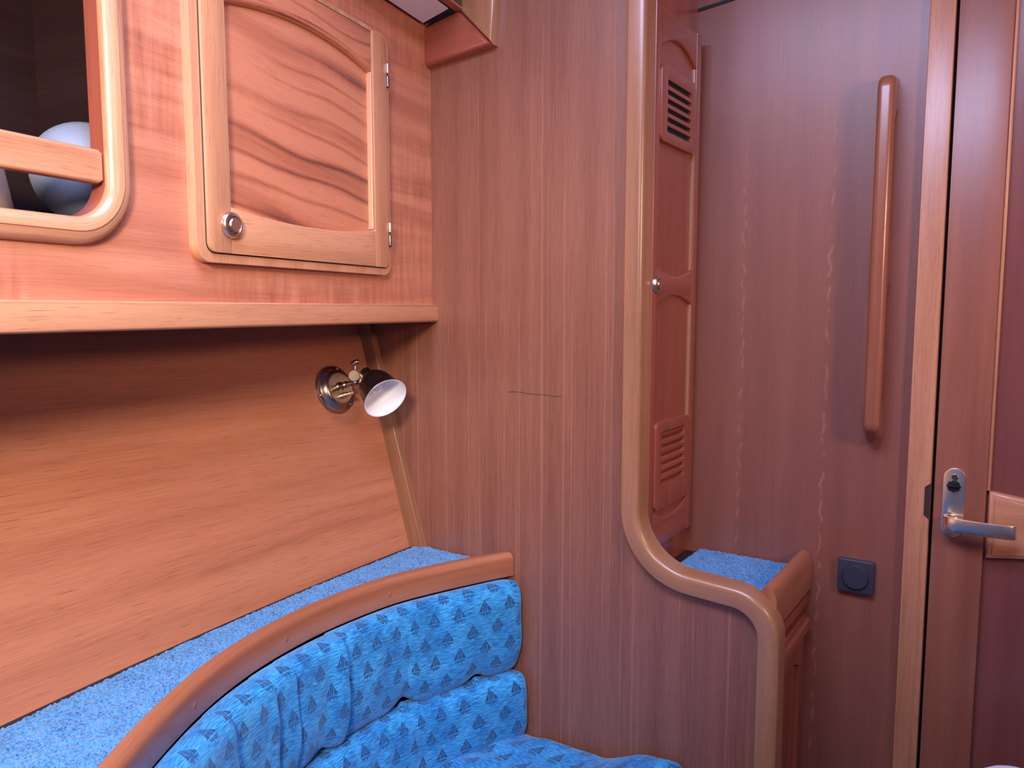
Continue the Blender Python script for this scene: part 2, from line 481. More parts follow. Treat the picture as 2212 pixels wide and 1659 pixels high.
# dark seam under the head of the passage wall, following the camber of the deck
struct(prism('trim_2', FR_, [(-0.535, 1.6865), (-0.125, 1.7240), (-0.125, 1.7285), (-0.535, 1.6915)], 0.0, 0.0025, 'gasket', grain=(1, 0, 0)), 'thin dark seam strip near the head of the passage wall', 'trim')

# hull lining below the shelf
bm = bmesh.new()
lay = bm.loops.layers.uv.verify()
NY, NZ = 40, 6
g = [[bm.verts.new((hullx(-0.5 + 1.6 * i / NY, 0.6 + 0.58 * j / NZ), -0.5 + 1.6 * i / NY, 0.6 + 0.58 * j / NZ)) for j in range(NZ + 1)] for i in range(NY + 1)]
for i in range(NY):
    for j in range(NZ):
        f = bm.faces.new((g[i][j], g[i + 1][j], g[i + 1][j + 1], g[i][j + 1]))
        for l, (a, b) in zip(f.loops, ((i, j), (i + 1, j), (i + 1, j + 1), (i, j + 1))):
            uu, vv = 1.6 * a / NY, 0.61 * b / NZ
            l[lay].uv = (uu - vv * 0.03, vv + uu * 0.03)     # veneer laid a little askew
ret = bmesh.ops.extrude_face_region(bm, geom=bm.faces[:])
bmesh.ops.translate(bm, verts=[e for e in ret['geom'] if isinstance(e, bmesh.types.BMVert)], vec=(-0.012, 0, 0))
o = mk('wall_left_lower', bm, 'hull', uv_done=True)
struct(o, 'outward leaning teak lining panel below the shelf, under the reading lamp', 'wall')
# batten on the bulkhead along the lining
def bat(z, off): return (hullx(1.086, z) + off, z)
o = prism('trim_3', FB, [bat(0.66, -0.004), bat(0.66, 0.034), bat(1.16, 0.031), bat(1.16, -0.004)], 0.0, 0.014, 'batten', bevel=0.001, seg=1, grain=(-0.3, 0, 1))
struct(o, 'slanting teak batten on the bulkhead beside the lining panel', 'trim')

# upper cabinet front with the open cubby
CUB = rrect(0.675, 1.20, 1.262, 1.60, 0.042, 8)
ow = prism('wall_left', FL, rect(-0.004, 1.55, 1.176, 1.69), -0.017, 0.0, 'cabinet', grain=-DL, holes=[CUB])
struct(ow, 'teak veneered front of the overhead locker with an open cubby', 'wall')
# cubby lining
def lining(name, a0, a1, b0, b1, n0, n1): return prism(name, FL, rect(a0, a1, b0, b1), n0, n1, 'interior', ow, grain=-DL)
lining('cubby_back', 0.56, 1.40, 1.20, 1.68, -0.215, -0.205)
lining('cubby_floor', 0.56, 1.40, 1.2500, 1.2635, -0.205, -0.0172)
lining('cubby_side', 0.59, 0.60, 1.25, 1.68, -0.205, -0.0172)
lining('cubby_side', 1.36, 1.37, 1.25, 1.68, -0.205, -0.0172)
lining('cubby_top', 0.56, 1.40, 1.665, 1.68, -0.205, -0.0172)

# side-deck headliner, coachroof side and ceiling
FSO = Frame((0, 0, 0), (1, 0, 0), (0, 1, 0), (0, 0, 1))
def sz(x): return 1.667 + (x + 0.937) * 0.15
bm = bmesh.new()
def quad(bm, *p): return bm.faces.new([bm.verts.new(q) for q in p])
def soff(name, n_in, y1, x1off, zoff, mat, th, parent=None):
    bm = bmesh.new()
    a0, a1 = FL(0, 0, n_in), FL(1.5, 0, n_in)
    t = (y1 - a0.y) / (a1.y - a0.y); p = a0.lerp(a1, t); q = a1
    r_, s_ = FL(1.5, 0, 0.083 - x1off), None
    b0, b1 = FL(0, 0, 0.083 - x1off), FL(1.5, 0, 0.083 - x1off)
    t = (y1 - b0.y) / (b1.y - b0.y); s_ = b0.lerp(b1, t)
    f = bm.faces.new([bm.verts.new((c.x, c.y, 1.667 + (0.012 if k > 1 else 0) + zoff)) for k, c in enumerate((p, q, r_, s_))])
    e = bmesh.ops.extrude_face_region(bm, geom=[f])
    bmesh.ops.translate(bm, verts=[v for v in e['geom'] if isinstance(v, bmesh.types.BMVert)], vec=(0, 0, th))
    return mk(name, bm, mat, parent, grain=DL)
o = soff('ceiling_side', 0.0, 1.081, 0.0, 0.004, 'gasket', 0.02)
struct(o, 'white side-deck headliner panel in a dark gasket above the locker', 'ceiling')
soff('headliner_panel', 0.008, 1.064, 0.020, 0.0, 'white', 0.006, o)
a0, a1 = FL(-0.01, 0, 0.083), FL(1.5, 0, 0.083)
bm = bmesh.new()
quad(bm, (a0.x, a0.y, 1.68), (a1.x, a1.y, 1.68), (a1.x, a1.y, 1.97), (a0.x, a0.y, 1.97))
e = bmesh.ops.extrude_face_region(bm, geom=bm.faces[:]); bmesh.ops.translate(bm, verts=[v for v in e['geom'] if isinstance(v, bmesh.types.BMVert)], vec=-NL * 0.015)
struct(mk('wall_coachroof', bm, 'cabinet', grain=DL), 'veneered coachroof side rising above the side-deck headliner', 'wall')
struct(prism('ceiling', FZ, rect(-0.9, 1.6, -1.2, 1.6), 1.95, 1.97, 'white', grain=(0, 1, 0)), 'white cabin headliner above the saloon', 'ceiling')

# mitred cornice on the bulkhead where the side deck ends
tc_ = thing('trim_4', 'mitred teak cornice in the corner between overhead locker and bulkhead', 'trim', FB(-0.86, 1.60), kind='structure')
FB2 = Frame((0, YB, 0), (1, 0, 0), (0, 0, 1), (0, -1, 0))
prism('cornice_board', FB2, [(-0.928, 1.6685), (-0.925, 1.600), (-0.7765, 1.612), (-0.846, 1.681)], 0.0, 0.020, 'locker', tc_, grain=(1, 0, 0.08), bevel=0.009, seg=4)
prism('cornice_board', FB2, [(-0.846, 1.682), (-0.7765, 1.6125), (-0.769, 1.70), (-0.764, 1.95), (-0.842, 1.95)], 0.0, 0.020, 'trim', tc_, grain=(0, 0, 1), bevel=0.006, seg=4)

# ------------------------------------------------------------------ passage door and its frame
o = prism('trim_5', FR_, rect(-0.1545, -0.1205, 0.0, 1.75), 0.0, 0.012, 'frame', bevel=0.002, seg=2)
struct(o, 'light teak post framing the passage door beside its gap', 'trim')
prism('strike_plate', FR_, [(-0.1285, 0.853), (-0.1215, 0.847), (-0.1203, 0.847), (-0.1203, 0.903), (-0.1215, 0.903), (-0.1285, 0.897)], 0.0115, 0.0125, 'bronze', o)['label'] = 'dark metal strike plate'
prism('gap_strip', FR_, rect(-0.128, -0.105, 0.0, 1.75), -0.036, -0.0205, 'shadowgap', o)
dr = thing('door_1', 'teak passage door with steel lever lock and raised middle rail', 'door', FR_(0.15, 0.0), kind='structure')
prism('stile', FR_, rect(-0.1165, -0.0475, 0.0, 1.75), -0.02, 0.006, 'door', dr, bevel=0.0015, seg=2)
prism('bead', FR_, rect(-0.0475, -0.0425, 0.90, 1.75), -0.006, 0.005, 'frame', dr, bevel=0.0025, seg=3)
prism('stile', FR_, rect(0.37, 0.44, 0.0, 1.75), -0.02, 0.006, 'door', dr, bevel=0.0015, seg=2)
prism('panel', FR_, rect(-0.05, 0.38, 0.0, 1.75), -0.016, -0.004, 'doorpanel', dr)
NR = 14
def arc(a0, a1, b, h): return [(a0 + (a1 - a0) * i / NR, b + h * (1 - (2 * i / NR - 1) ** 2)) for i in range(NR + 1)]
rl = prism('middle_rail', FR_, arc(-0.0445, 0.37, 0.796, 0.017) + arc(-0.0445, 0.37, 0.900, -0.016)[::-1], -0.008, 0.006, 'frame', dr, grain=(1, 0, 0), bevel=0.0055, seg=3)
prism('rail_face', FR_, arc(-0.0365, 0.361, 0.8025, 0.017) + arc(-0.0365, 0.361, 0.8915, -0.016)[::-1], 0.004, 0.0075, 'frame', rl, grain=(1, 0, 0), bevel=0.001, seg=1)
# lock: plate, keyhole, thumb turn, strap lever
lk = prism('lock_plate', FR_, rrect(-0.1045, -0.0745, 0.823, 0.930, 0.0148, 8), 0.006, 0.0085, 'chrome', dr, bevel=0.001, seg=2)
lk['label'] = 'polished steel lock plate with lever'
lathe('keyhole', [(0, 0.0016), (0.0042, 0.0016), (0.0046, 0.0008), (0.0046, 0)], FR_(-0.0893, 0.9165, 0.0085), (0, -1, 0), 'brass', lk, 20)
tt = []
for i in range(40):
    t = 2 * PI * i / 40; r = 0.0093 + 0.0006 * math.cos(8 * t); tt.append((-0.0897 + r * math.cos(t), 0.9035 + r * math.sin(t)))
prism('thumb_turn', FR_, tt, 0.0085, 0.0155, 'black', lk, bevel=0.0015, seg=2)
prism('thumb_ridge', FR_, rect(-0.098, -0.0815, 0.9022, 0.9050), 0.0155, 0.0185, 'black', lk, bevel=0.001, seg=2)
lp = []
ctrl = [(-0.0755, 0.0035), (-0.083, 0.0045), (-0.092, 0.008), (-0.0975, 0.014), (-0.0985, 0.020), (-0.0950, 0.0265), (-0.087, 0.0310), (-0.073, 0.0335), (-0.050, 0.0360), (-0.030, 0.0370), (-0.018, 0.0355), (-0.011, 0.0330), (-0.0075, 0.028)]
def catmull(ps, k=6):
    ps = [Vector(p) for p in ps]; out = []
    for i in range(len(ps) - 1):
        p0, p1, p2, p3 = ps[max(i - 1, 0)], ps[i], ps[i + 1], ps[min(i + 2, len(ps) - 1)]
        for j in range(k):
            t = j / k
            out.append(0.5 * ((2 * p1) + (p2 - p0) * t + (2 * p0 - 5 * p1 + 4 * p2 - p3) * t * t + (3 * p1 - p0 - 3 * p2 + p3) * t ** 3))
    out.append(ps[-1]); return out
lp = catmull(ctrl, 6)
st = []
for i, p in enumerate(lp):
    t = (lp[min(i + 1, len(lp) - 1)] - lp[max(i - 1, 0)]).normalized()
    st.append((FR_(p.x, 0.8495, p.y + 0.006), Vector((-t.y, -t.x, 0)), Vector((0, 0, 1))))
hh = 0.0102
sweep('lever', st, [(-0.0018, -hh), (0.0018, -hh), (0.0022, -hh + 0.001), (0.0022, hh - 0.001), (0.0018, hh), (-0.0018, hh), (-0.0022, hh - 0.001), (-0.0022, -hh + 0.001)], 'chrome', lk)
lathe('spindle', [(0, 0), (0.008, 0), (0.008, 0.005), (0.006, 0.0065), (0, 0.0065)], FR_(-0.0895, 0.8495, 0.008), (0, -1, 0), 'chrome', lk, 24)

# ------------------------------------------------------------------ overhead locker door
ld = thing('locker_door', 'arched teak door of the overhead locker with round brass push knob', 'cabinet door', FL(0.345, 1.237, 0))
ZT = 1.606
prism('base_board', FL, rrect(0.158, 0.5680, 1.2265, ZT, 0.020, 8), 0.0, 0.0125, 'frame', ld, holes=[rect(0.2068, 0.5158, 1.275, 1.574)], bevel=0.0085, seg=6)
KN = 16
def arch(a0, a1, b, h): return [(a0 + (a1 - a0) * i / KN, b + h * (1 - (2 * i / KN - 1) ** 2)) for i in range(KN + 1)]
s0, s1, s2, s3 = 0.1685, 0.2065, 0.5160, 0.5535
zb = 1.2385
def corner_stile(a_in, a_out, r=0.012):
    k = 6; sg = 1 if a_out > a_in else -1
    pts = [(a_in, zb)] + [(a_out - sg * r + sg * r * math.sin(R(90 * i / k)), zb + r - r * math.cos(R(90 * i / k))) for i in range(k + 1)]
    pts += [(a_out - sg * r + sg * r * math.cos(R(90 * i / k)), ZT - 0.006 - r + r * math.sin(R(90 * i / k))) for i in range(k + 1)] + [(a_in, ZT - 0.006)]
    return pts
prism('stile', FL, corner_stile(s2, s3), 0.010, 0.0165, 'frame', ld, bevel=0.0012, seg=2)
prism('stile', FL, corner_stile(s1, s0), 0.010, 0.0165, 'frame', ld, bevel=0.0012, seg=2)
prism('rail', FL, [(s2 - 0.0004, zb), (s1 + 0.0004, zb)] + arch(s1 + 0.0004, s2 - 0.0004, 1.2945, -0.010), 0.003, 0.0163, 'frame', ld, grain=-DL, bevel=0.0012, seg=3)
prism('rail', FL, [(s1 + 0.0004, ZT - 0.006), (s2 - 0.0004, ZT - 0.006)] + arch(s2 - 0.0004, s1 + 0.0004, 1.535, 0.020), 0.003, 0.0163, 'panel', ld, grain=-DL, bevel=0.0085, seg=5)
prism('bead', FL, rect(s1 - 0.001, s1 + 0.005, 1.297, 1.537), 0.003, 0.0155, 'frame', ld, bevel=0.003, seg=4)
prism('groove_shade', FL, rrect(s0 - 0.0012, s3 + 0.0014, zb - 0.0014, ZT - 0.0066, 0.0130, 6), 0.011, 0.0129, 'shadowgap', ld, holes=[rrect(s0 + 0.002, s3 - 0.002, zb + 0.002, ZT - 0.0095, 0.0110, 6)])  # dark ring laid in as the shade line of a groove
GP = Vector(-DL) + Vector((0, 0, 0.10))
prism('panel', FL, arch(s1 - 0.002, s2 + 0.002, 1.293, -0.014) + arch(s1 - 0.002, s2 + 0.002, 1.545, 0.020)[::-1], 0.002, 0.0068, 'panel', ld, grain=GP)
def push_knob(fr, a, b, n, r, parent):
    k = lathe('knob', [(0, 0), (r * 0.95, 0), (r, 0.001), (r * 0.98, 0.0035), (r * 0.88, 0.006), (r * 0.70, 0.0068), (r * 0.62, 0.0055), (r * 0.60, 0.003), (0, 0.003)], fr(a, b, n), fr.n, 'knob', parent, 40)
    k['label'] = 'round metal push knob'
    lathe('button', [(r * 0.54, 0.002), (r * 0.54, 0.0075), (r * 0.46, 0.0088), (0, 0.0092)], fr(a, b, n), fr.n, 'knob', k, 32)
push_knob(FL, 0.5185, 1.2725, 0.0165, 0.0162, ld)
for z0, z1 in ((1.524, 1.564), (1.272, 1.313)):
    h = prism('hinge', FL, rect(0.152, 0.1645, z0, z1), 0.0, 0.003, 'knob', ld, bevel=0.0005, seg=1)
    h['label'] = 'small brass hinge'
    p, q = FL(0.1650, z0, 0.0160), FL(0.1650, z1, 0.0160)
    m_ = p.lerp(q, 0.52)
    rod('barrel', p, m_ - Vector((0, 0, 0.0005)), 0.0029, 'darkbrass', h, 12)
    rod('barrel', m_ + Vector((0, 0, 0.0005)), q, 0.0029, 'knob', h, 12)

# ------------------------------------------------------------------ shelf below the overhead locker
sh = thing('shelf', 'teak edged shelf running under the overhead locker, above the reading lamp', 'shelf', FL(0.5, 1.148, 0))
prism('edge', FL, rect(0.0, 1.55, 1.148, 1.1795), 0.0, 0.013, 'frame', sh, grain=-DL, bevel=0.004, seg=3)
prism('board', FL, rect(0.0, 1.55, 1.1605, 1.176), -0.17, 0.0, 'locker', sh, grain=-DL)
prism('cleat', FL, rect(0.0, 0.10, 1.1505, 1.1605), -0.05, -0.03, 'locker', sh, grain=-DL, bevel=0.002)

# cubby moulding
inner = resample([(a, b) for a, b in rrect(0.676, 1.20, 1.2625, 1.60, 0.042, 10)], 0.03)
n = len(inner); st = []
for i, p in enumerate(inner):
    t = (inner[(i + 1) % n] - inner[i - 1]).normalized()
    out = Vector((t.y, -t.x))
    st.append((FL(p.x, p.y, 0), FL.a * out.x + FL.b * out.y, NL))
prof = [(0.0, 0.0), (0.0, 0.004), (0.0015, 0.0075), (0.005, 0.0105), (0.010, 0.0122), (0.0145, 0.0122), (0.0155, 0.0110), (0.021, 0.0100), (0.0255, 0.0075), (0.0275, 0.0040), (0.028, 0.0)]
o = sweep('cubby_frame', st, prof, 'frame', closed_path=True)
tag(o, 'rounded teak moulding framing the open cubby', 'moulding')
sweep('lip', [(p, A, B) for p, A, B in st], [(0.0, -0.0185), (0.0, 0.0005), (0.0015, 0.0005), (0.0015, -0.0185)], 'locker', o, closed_path=True)
fb = [(0.6765, 1.303), (0.682, 1.2995), (0.80, 1.300), (0.815, 1.310), (1.05, 1.310), (1.065, 1.300), (1.199, 1.300), (1.199, 1.334), (0.681, 1.334), (0.6765, 1.330)]
o = prism('retaining_bar', FL, fb, -0.012, 0.0005, 'frame', grain=-DL, bevel=0.003, seg=3)
tag(o, 'teak retaining bar across the mouth of the open cubby', 'rail')

# what lies in the cubby
def px_ray(px, py): return FW + RT * ((px - CX) / F) - UP * ((py - CY) / F)
def px_plane(px, py, n, d): r = px_ray(px, py); return CAM + r * ((d - Vector(n).dot(CAM)) / Vector(n).dot(r))
bc = px_plane(199, 370, NL, NL.dot(C0) - 0.062)
bax = (NL * 0.9 - DL * 0.45 + Vector((0, 0, 0.10))).normalized()
br = bc.z - 1.2640
o = lathe('bowl', [(0, 0.030), (br * 0.35, 0.028), (br * 0.62, 0.020), (br * 0.85, 0.006), (br * 0.98, -0.012), (br, -0.018), (br * 0.97, -0.018), (br * 0.93, -0.010), (br * 0.60, 0.014), (0, 0.024)], bc, bax, 'ceramic', k=48)
tag(o, 'white porcelain bowl, tinted blue-grey for the cubby shade, standing on edge inside the open cubby', 'bowl')
cc = FL(0.757, 1.2637, -0.10)
o = lathe('beaker', [(0, 0), (0.041, 0), (0.043, 0.004), (0.032, 0.072), (0.0295, 0.072), (0.040, 0.008), (0, 0.006)], cc, (0, 0, 1), 'cream', k=36)
tag(o, 'tan beaker standing in the open cubby', 'cup')
o = prism('box', FL, rrect(0.636, 0.668, 1.2637, 1.283, 0.004, 3), -0.17, -0.125, 'black', bevel=0.003)
tag(o, 'small flat black box lying in the open cubby', 'box')

# ------------------------------------------------------------------ tall louvred locker door in the recess
lv = thing('louvred_door', 'narrow reddish locker door with two louvred vents beside the S trim', 'cabinet door', FS(1.22, 0.778, 0))
y0, y1, y2, y3 = 1.127, 1.146, 1.2965, 1.3165
za, zb2 = 0.778, 1.637
prism('stile', FS, rect(y0, y1, za, zb2), -0.016, 0.0, 'locker', lv, bevel=0.0015, seg=2)
prism('stile', FS, rect(y2, y3, za, zb2), -0.016, 0.0, 'locker', lv, bevel=0.002, seg=2)
e_ = 0.0003
prism('rail', FS, [(y1 + e_, zb2), (y2 - e_, zb2)] + arch(y2 - e_, y1 + e_, 1.575, 0.024), -0.016, -0.0003, 'locker', lv, grain=(0, 1, 0), bevel=0.0035, seg=3)
prism('rail', FS, arch(y1 + e_, y2 - e_, 1.239, -0.014) + arch(y2 - e_, y1 + e_, 1.178, 0.016), -0.016, -0.0003, 'locker', lv, grain=(0, 1, 0), bevel=0.003, seg=3)
prism('rail', FS, [(y2 - e_, za), (y1 + e_, za)] + arch(y1 + e_, y2 - e_, 0.840, -0.018), -0.016, -0.0003, 'locker', lv, grain=(0, 1, 0), bevel=0.003, seg=3)
prism('panel', FS, rect(y1 - 0.002, y2 + 0.002, 1.215, 1.60), -0.0155, -0.006, 'locker', lv)
prism('panel', FS, rect(y1 - 0.002, y2 + 0.002, 0.815, 1.20), -0.0155, -0.006, 'locker', lv)
for b0, b1 in ((1.238, 1.577), (0.840, 1.180)):
    prism('bead', FS, rect(y2 - 0.005, y2 + 0.0005, b0, b1), -0.0075, -0.001, 'trim', lv, bevel=0.0025, seg=3)
push_knob(FS, 1.139, 1.210, 0.0, 0.0135, lv)
def vent(b0, b1, t0, t1, tilt, slotmat):
    v = prism('vent', FS, rrect(1.147, 1.289, b0, b1, 0.010), -0.0062, 0.002, 'locker', lv, grain=(0, 0, 1), holes=[rrect(1.170, 1.270, t0, t1, 0.003, 3)], bevel=0.0028, seg=3)
    v['label'] = 'louvred wooden vent plate'
    prism('vent_backing', FS, rect(1.168, 1.272, t0 - 0.002, t1 + 0.002), -0.0061, -0.0052, slotmat, v)
    pitch_ = (t1 - t0) / 6
    for i in range(7):
        c = t0 + pitch_ * i
        w = pitch_ * 0.22
        lo, hi = (c - w, c + w) if 0 < i < 6 else ((c, c + w * .6) if i == 0 else (c - w * .6, c))
        bm = bmesh.new()
        a, d = 1.170, 1.270
        vs = [FS(a, lo - tilt * 0.3, -0.0045), FS(a, hi - tilt * 0.3, -0.0045), FS(a, hi + tilt, 0.0018), FS(a, lo + tilt * 0.6, 0.0018)]
        ws = [p + Vector((0, d - a, 0)) for p in vs]
        V1 = [bm.verts.new(p) for p in vs]; V2 = [bm.verts.new(p) for p in ws]
        bm.faces.new(V1); bm.faces.new(V2)
        for k in range(4): bm.faces.new((V1[k], V1[(k + 1) % 4], V2[(k + 1) % 4], V2[k]))
        mk('slat', bm, 'locker', v, grain=(0, 1, 0))
vent(1.434, 1.551, 1.449, 1.533, 0.0, 'slot')
vent(0.842, 0.987, 0.882, 0.970, -0.003, 'locker')

# recess shelf with carpet and fiddle, and the low cabinet below it
rs = thing('recess_shelf', 'small carpeted shelf in the recess beside the S trim with a teak fiddle', 'shelf', (-0.40, 1.23, 0.70))
prism('board', FZ, rect(-0.517, XC - 0.002, YB + 0.019, YR - 0.001), 0.700, 0.7245, 'shadowgap', rs)
def pile(name, pts_fn, nu, nv, z, th, mat, parent=None, jit=0.0016):
    bm = bmesh.new()
    g = []
    for i in range(nu + 1):
        row = []
        for j in range(nv + 1):
            p = pts_fn(i / nu, j / nv)
            edge = i in (0, nu) or j in (0, nv)
            row.append(bm.verts.new((p[0] + random.uniform(-.5, .5) * jit * (0.8 if not edge else 0.5), p[1] + random.uniform(-.5, .5) * jit, z + (random.uniform(-1, .6) * jit if not edge else -0.003 + random.uniform(-.5, .5) * jit))))
        g.append(row)
    low = []
    for i in range(nu):
        for j in range(nv): bm.faces.new((g[i][j], g[i + 1][j], g[i + 1][j + 1], g[i][j + 1]))
    ring = [g[i][0] for i in range(nu + 1)] + [g[nu][j] for j in range(1, nv + 1)] + [g[i][nv] for i in range(nu - 1, -1, -1)] + [g[0][j] for j in range(nv - 1, 0, -1)]
    low = [bm.verts.new((v.co.x, v.co.y, z - th)) for v in ring]
    for k in range(len(ring)): bm.faces.new((ring[k], ring[(k + 1) % len(ring)], low[(k + 1) % len(ring)], low[k]))
    return mk(name, bm, mat, parent, angle=180)
pile('carpet', lambda a, b: (-0.489 + 0.170 * a, YB + 0.03 + (YR - YB - 0.034) * b), 70, 80, 0.7345, 0.0099, 'carpet', rs)
st = [((Vector((XC - 0.010, y, 0))), Vector((1, 0, 0)), Vector((0, 0, 1))) for y in [YB + 0.02 + (YR - YB - 0.023) * i / 12 for i in range(13)]]
def fid(w, z0, z1, r, k=6): return [(-w, z0)] + [(-w + r - r * math.cos(R(90 * i / k)), z1 - r + r * math.sin(R(90 * i / k))) for i in range(k + 1)] + [(w - r + r * math.sin(R(90 * i / k)), z1 - r + r * math.cos(R(90 * i / k))) for i in range(k + 1)] + [(w, z0)]
def fid2(w, z0, z1, k=8): return [(-w, z0), (-w, z1 - 0.004), (-w + 0.003, z1 - 0.0005), (-w + 0.006, z1)] + [(w - 0.014 + 0.014 * math.sin(R(90 * i / k)), z1 - 0.024 + 0.024 * math.cos(R(90 * i / k))) for i in range(k + 1)] + [(w, z0)]
sweep('fiddle', st, fid2(0.011, 0.700, 0.763), 'railwood', rs)

lc = thing('low_cabinet', 'low reddish cabinet below the recess shelf, behind the S trim', 'cabinet', (XC - 0.1, 1.23, 0))
prism('face', FC, rect(YB + 0.019, YR - 0.001, 0.0, 0.699), -0.030, -0.014, 'locker', lc)
prism('top_rail', FC, rect(YB + 0.03, YR - 0.001, 0.672, 0.6895), -0.014, -0.002, 'locker', lc, grain=(0, 1, 0), bevel=0.003)
cd = prism('door', FC, [(1.13, 0.05), (1.325, 0.05), (1.325, 0.655), (1.13, 0.655)], -0.014, -0.004, 'locker', lc,
           holes=[[(1.155, 0.10), (1.300, 0.10), (1.300, 0.572)] + arch(1.300, 1.155, 0.572, 0.022)[1:-1] + [(1.155, 0.572)]], bevel=0.003, seg=3)
prism('door_panel', FC, rect(1.150, 1.305, 0.09, 0.605), -0.0139, -0.0115, 'locker', cd)
prism('finger_rail', FC, rect(1.135, 1.320, 0.632, 0.652), -0.0045, 0.006, 'locker', cd, grain=(0, 1, 0), bevel=0.005, seg=4)

# ------------------------------------------------------------------ grab rail on the passage wall
gz0, gz1, gx = 0.962, 1.527, -0.2045
FG = Frame((gx, YR, 0), (0, -1, 0), (0, 0, 1), (1, 0, 0))
def grab():
    out = [(0, gz0), (0.020, gz0)]
    out += [(0.047 - 0.020 + 0.020 * math.sin(R(90 * i / 6)), gz0 + 0.012 + 0.020 - 0.020 * math.cos(R(90 * i / 6))) for i in range(1, 7)]
    out += [(0.047 - 0.022 + 0.022 * math.cos(R(90 * i / 6)), gz1 - 0.022 - 0.004 + 0.022 * math.sin(R(90 * i / 6))) for i in range(7)]
    out += [(0, gz1)]
    zm = 1.245
    for a, b in ((gz1 - 0.055, zm + 0.035), (zm - 0.035, gz0 + 0.055)):
        out += [(0, a), (0.010, a - 0.004), (0.021, a - 0.018), (0.021, b + 0.018), (0.010, b + 0.004), (0, b)]
    return out
bm = prism_bm(FG, grab(), -0.012, 0.012)
es = [e for e in bm.edges if len(e.link_faces) == 2 and e.calc_face_angle(0) > R(60) and not all(abs(v.co.y - YR) < 1e-4 for v in e.verts) and abs(abs(e.verts[0].co.x - gx) - 0.012) < 1e-4 and abs(e.verts[0].co.x - e.verts[1].co.x) < 1e-5]
bmesh.ops.bevel(bm, geom=es, offset=0.008, segments=4, profile=0.5, affect='EDGES', clamp_overlap=True)
o = mk('grab_rail', bm, 'handrail', grain=(0, 0, 1))
tag(o, 'long upright varnished teak grab rail on the passage wall', 'handrail')

# dark square fitting under it
sq = thing('wall_switch', 'dark grey square switch with a round dial on the passage wall', 'switch', FR_(-0.222, 0.706))
prism('plate', FR_, rrect(-0.250, -0.1945, 0.7065, 0.7615, 0.004, 4), 0.0, 0.011, 'greyplastic', sq, bevel=0.002, seg=3)
lathe('dial', [(0.0205, 0.0), (0.0205, 0.0005), (0.0198, 0.0015), (0.0195, 0.004), (0.0185, 0.0052), (0, 0.0052)], FR_(-0.2222, 0.734, 0.011), (0, -1, 0), 'greyplastic', sq, 40)

# white bundle at the foot of the door
bm = bmesh.new()
bmesh.ops.create_uvsphere(bm, u_segments=40, v_segments=24, radius=1)
pc = px_plane(2200, 1668, (0, 1, 0), 1.17)
for v in bm.verts:
    c = v.co
    h = (c.z + 1) / 2
    rr = (1 - abs(c.z) ** 4) ** 0.5 / max(1e-4, math.sqrt(max(1e-8, 1 - c.z * c.z))) if abs(c.z) < 0.999 else 1
    k = 1 + 0.10 * noise.noise(c * 3)
    v.co = Vector((pc.x + c.x * 0.095 * k * min(rr, 2.2), pc.y + c.y * 0.085 * k * min(rr, 2.2), max(0, pc.z * h * (1 - 0.0 * k))))
o = mk('bundle', bm, 'linen')
tag(o, 'white rounded soft bundle standing in front of the passage door', 'bundle')

# ------------------------------------------------------------------ settee: rail, ledge, cushions
BACK = [(-0.50, 0.06), (-0.585, 0.19), (-0.655, 0.275), (-0.708, 0.345), (-0.757, 0.418), (-0.804, 0.504), (-0.836, 0.591), (-0.853, 0.677), (-0.859, 0.765), (-0.850, 0.877), (-0.827, 0.955), (-0.793, 1.040), (-0.766, 1.098)]
bk = catmull(BACK, 8)
def normals(ps, k0=0.0):
    out = []
    for i in range(len(ps)):
        t = (ps[min(i + 1, len(ps) - 1)] - ps[max(i - 1, 0)]).normalized()
        out.append(Vector((t.y, -t.x)))           # into the room (+x)
    return out
bn = normals(bk)
RW = 0.021
frontline = [p + n_ * RW for p, n_ in zip(bk, bn)]
st = []
for p, n_ in zip(bk, bn):
    w = max(0.0, min(1.0, (p.y - 0.98) / 0.118))
    nb = n_.lerp(Vector((1.08, 0.0)), w * w)
    st.append((Vector((p.x, p.y, 0)), Vector((nb.x, nb.y, 0)), Vector((0, 0, 1))))
rp = [(0, 0.700), (0.0, 0.739), (0.001, 0.7410), (0.003, 0.742), (0.012, 0.742), (0.0150, 0.7410), (0.0175, 0.7390), (0.0195, 0.7362), (0.0207, 0.7330), (0.021, 0.7300), (0.0215, 0.702), (0.0210, 0.7005), (0.020, 0.700)]
sr = thing('settee_rail', 'curved solid teak rail along the top of the settee back', 'rail', (-0.80, 0.75, 0.70))
sweep('rail', st, rp, 'railwood', sr)
def rail_point(y):
    i = min(range(len(bk)), key=lambda k: abs(bk[k].y - y)); return bk[i], bn[i]
for y in (0.480, 0.665, 0.872, 1.072):
    p, n_ = rail_point(y); ax = Vector((n_.x, n_.y, 0))
    if y > 1: ax = Vector((1, -0.25, 0)).normalized()
    q = Vector((p.x, p.y, 0.718)) + Vector((n_.x, n_.y, 0)) * (0.0205 if y < 1 else 0.0185)
    lathe('plug', [(0.0046, -0.003), (0.0046, 0.0006), (0.0042, 0.0009), (0, 0.0009)], q, ax, 'railwood', sr, 16)['label'] = 'round wooden screw plug'

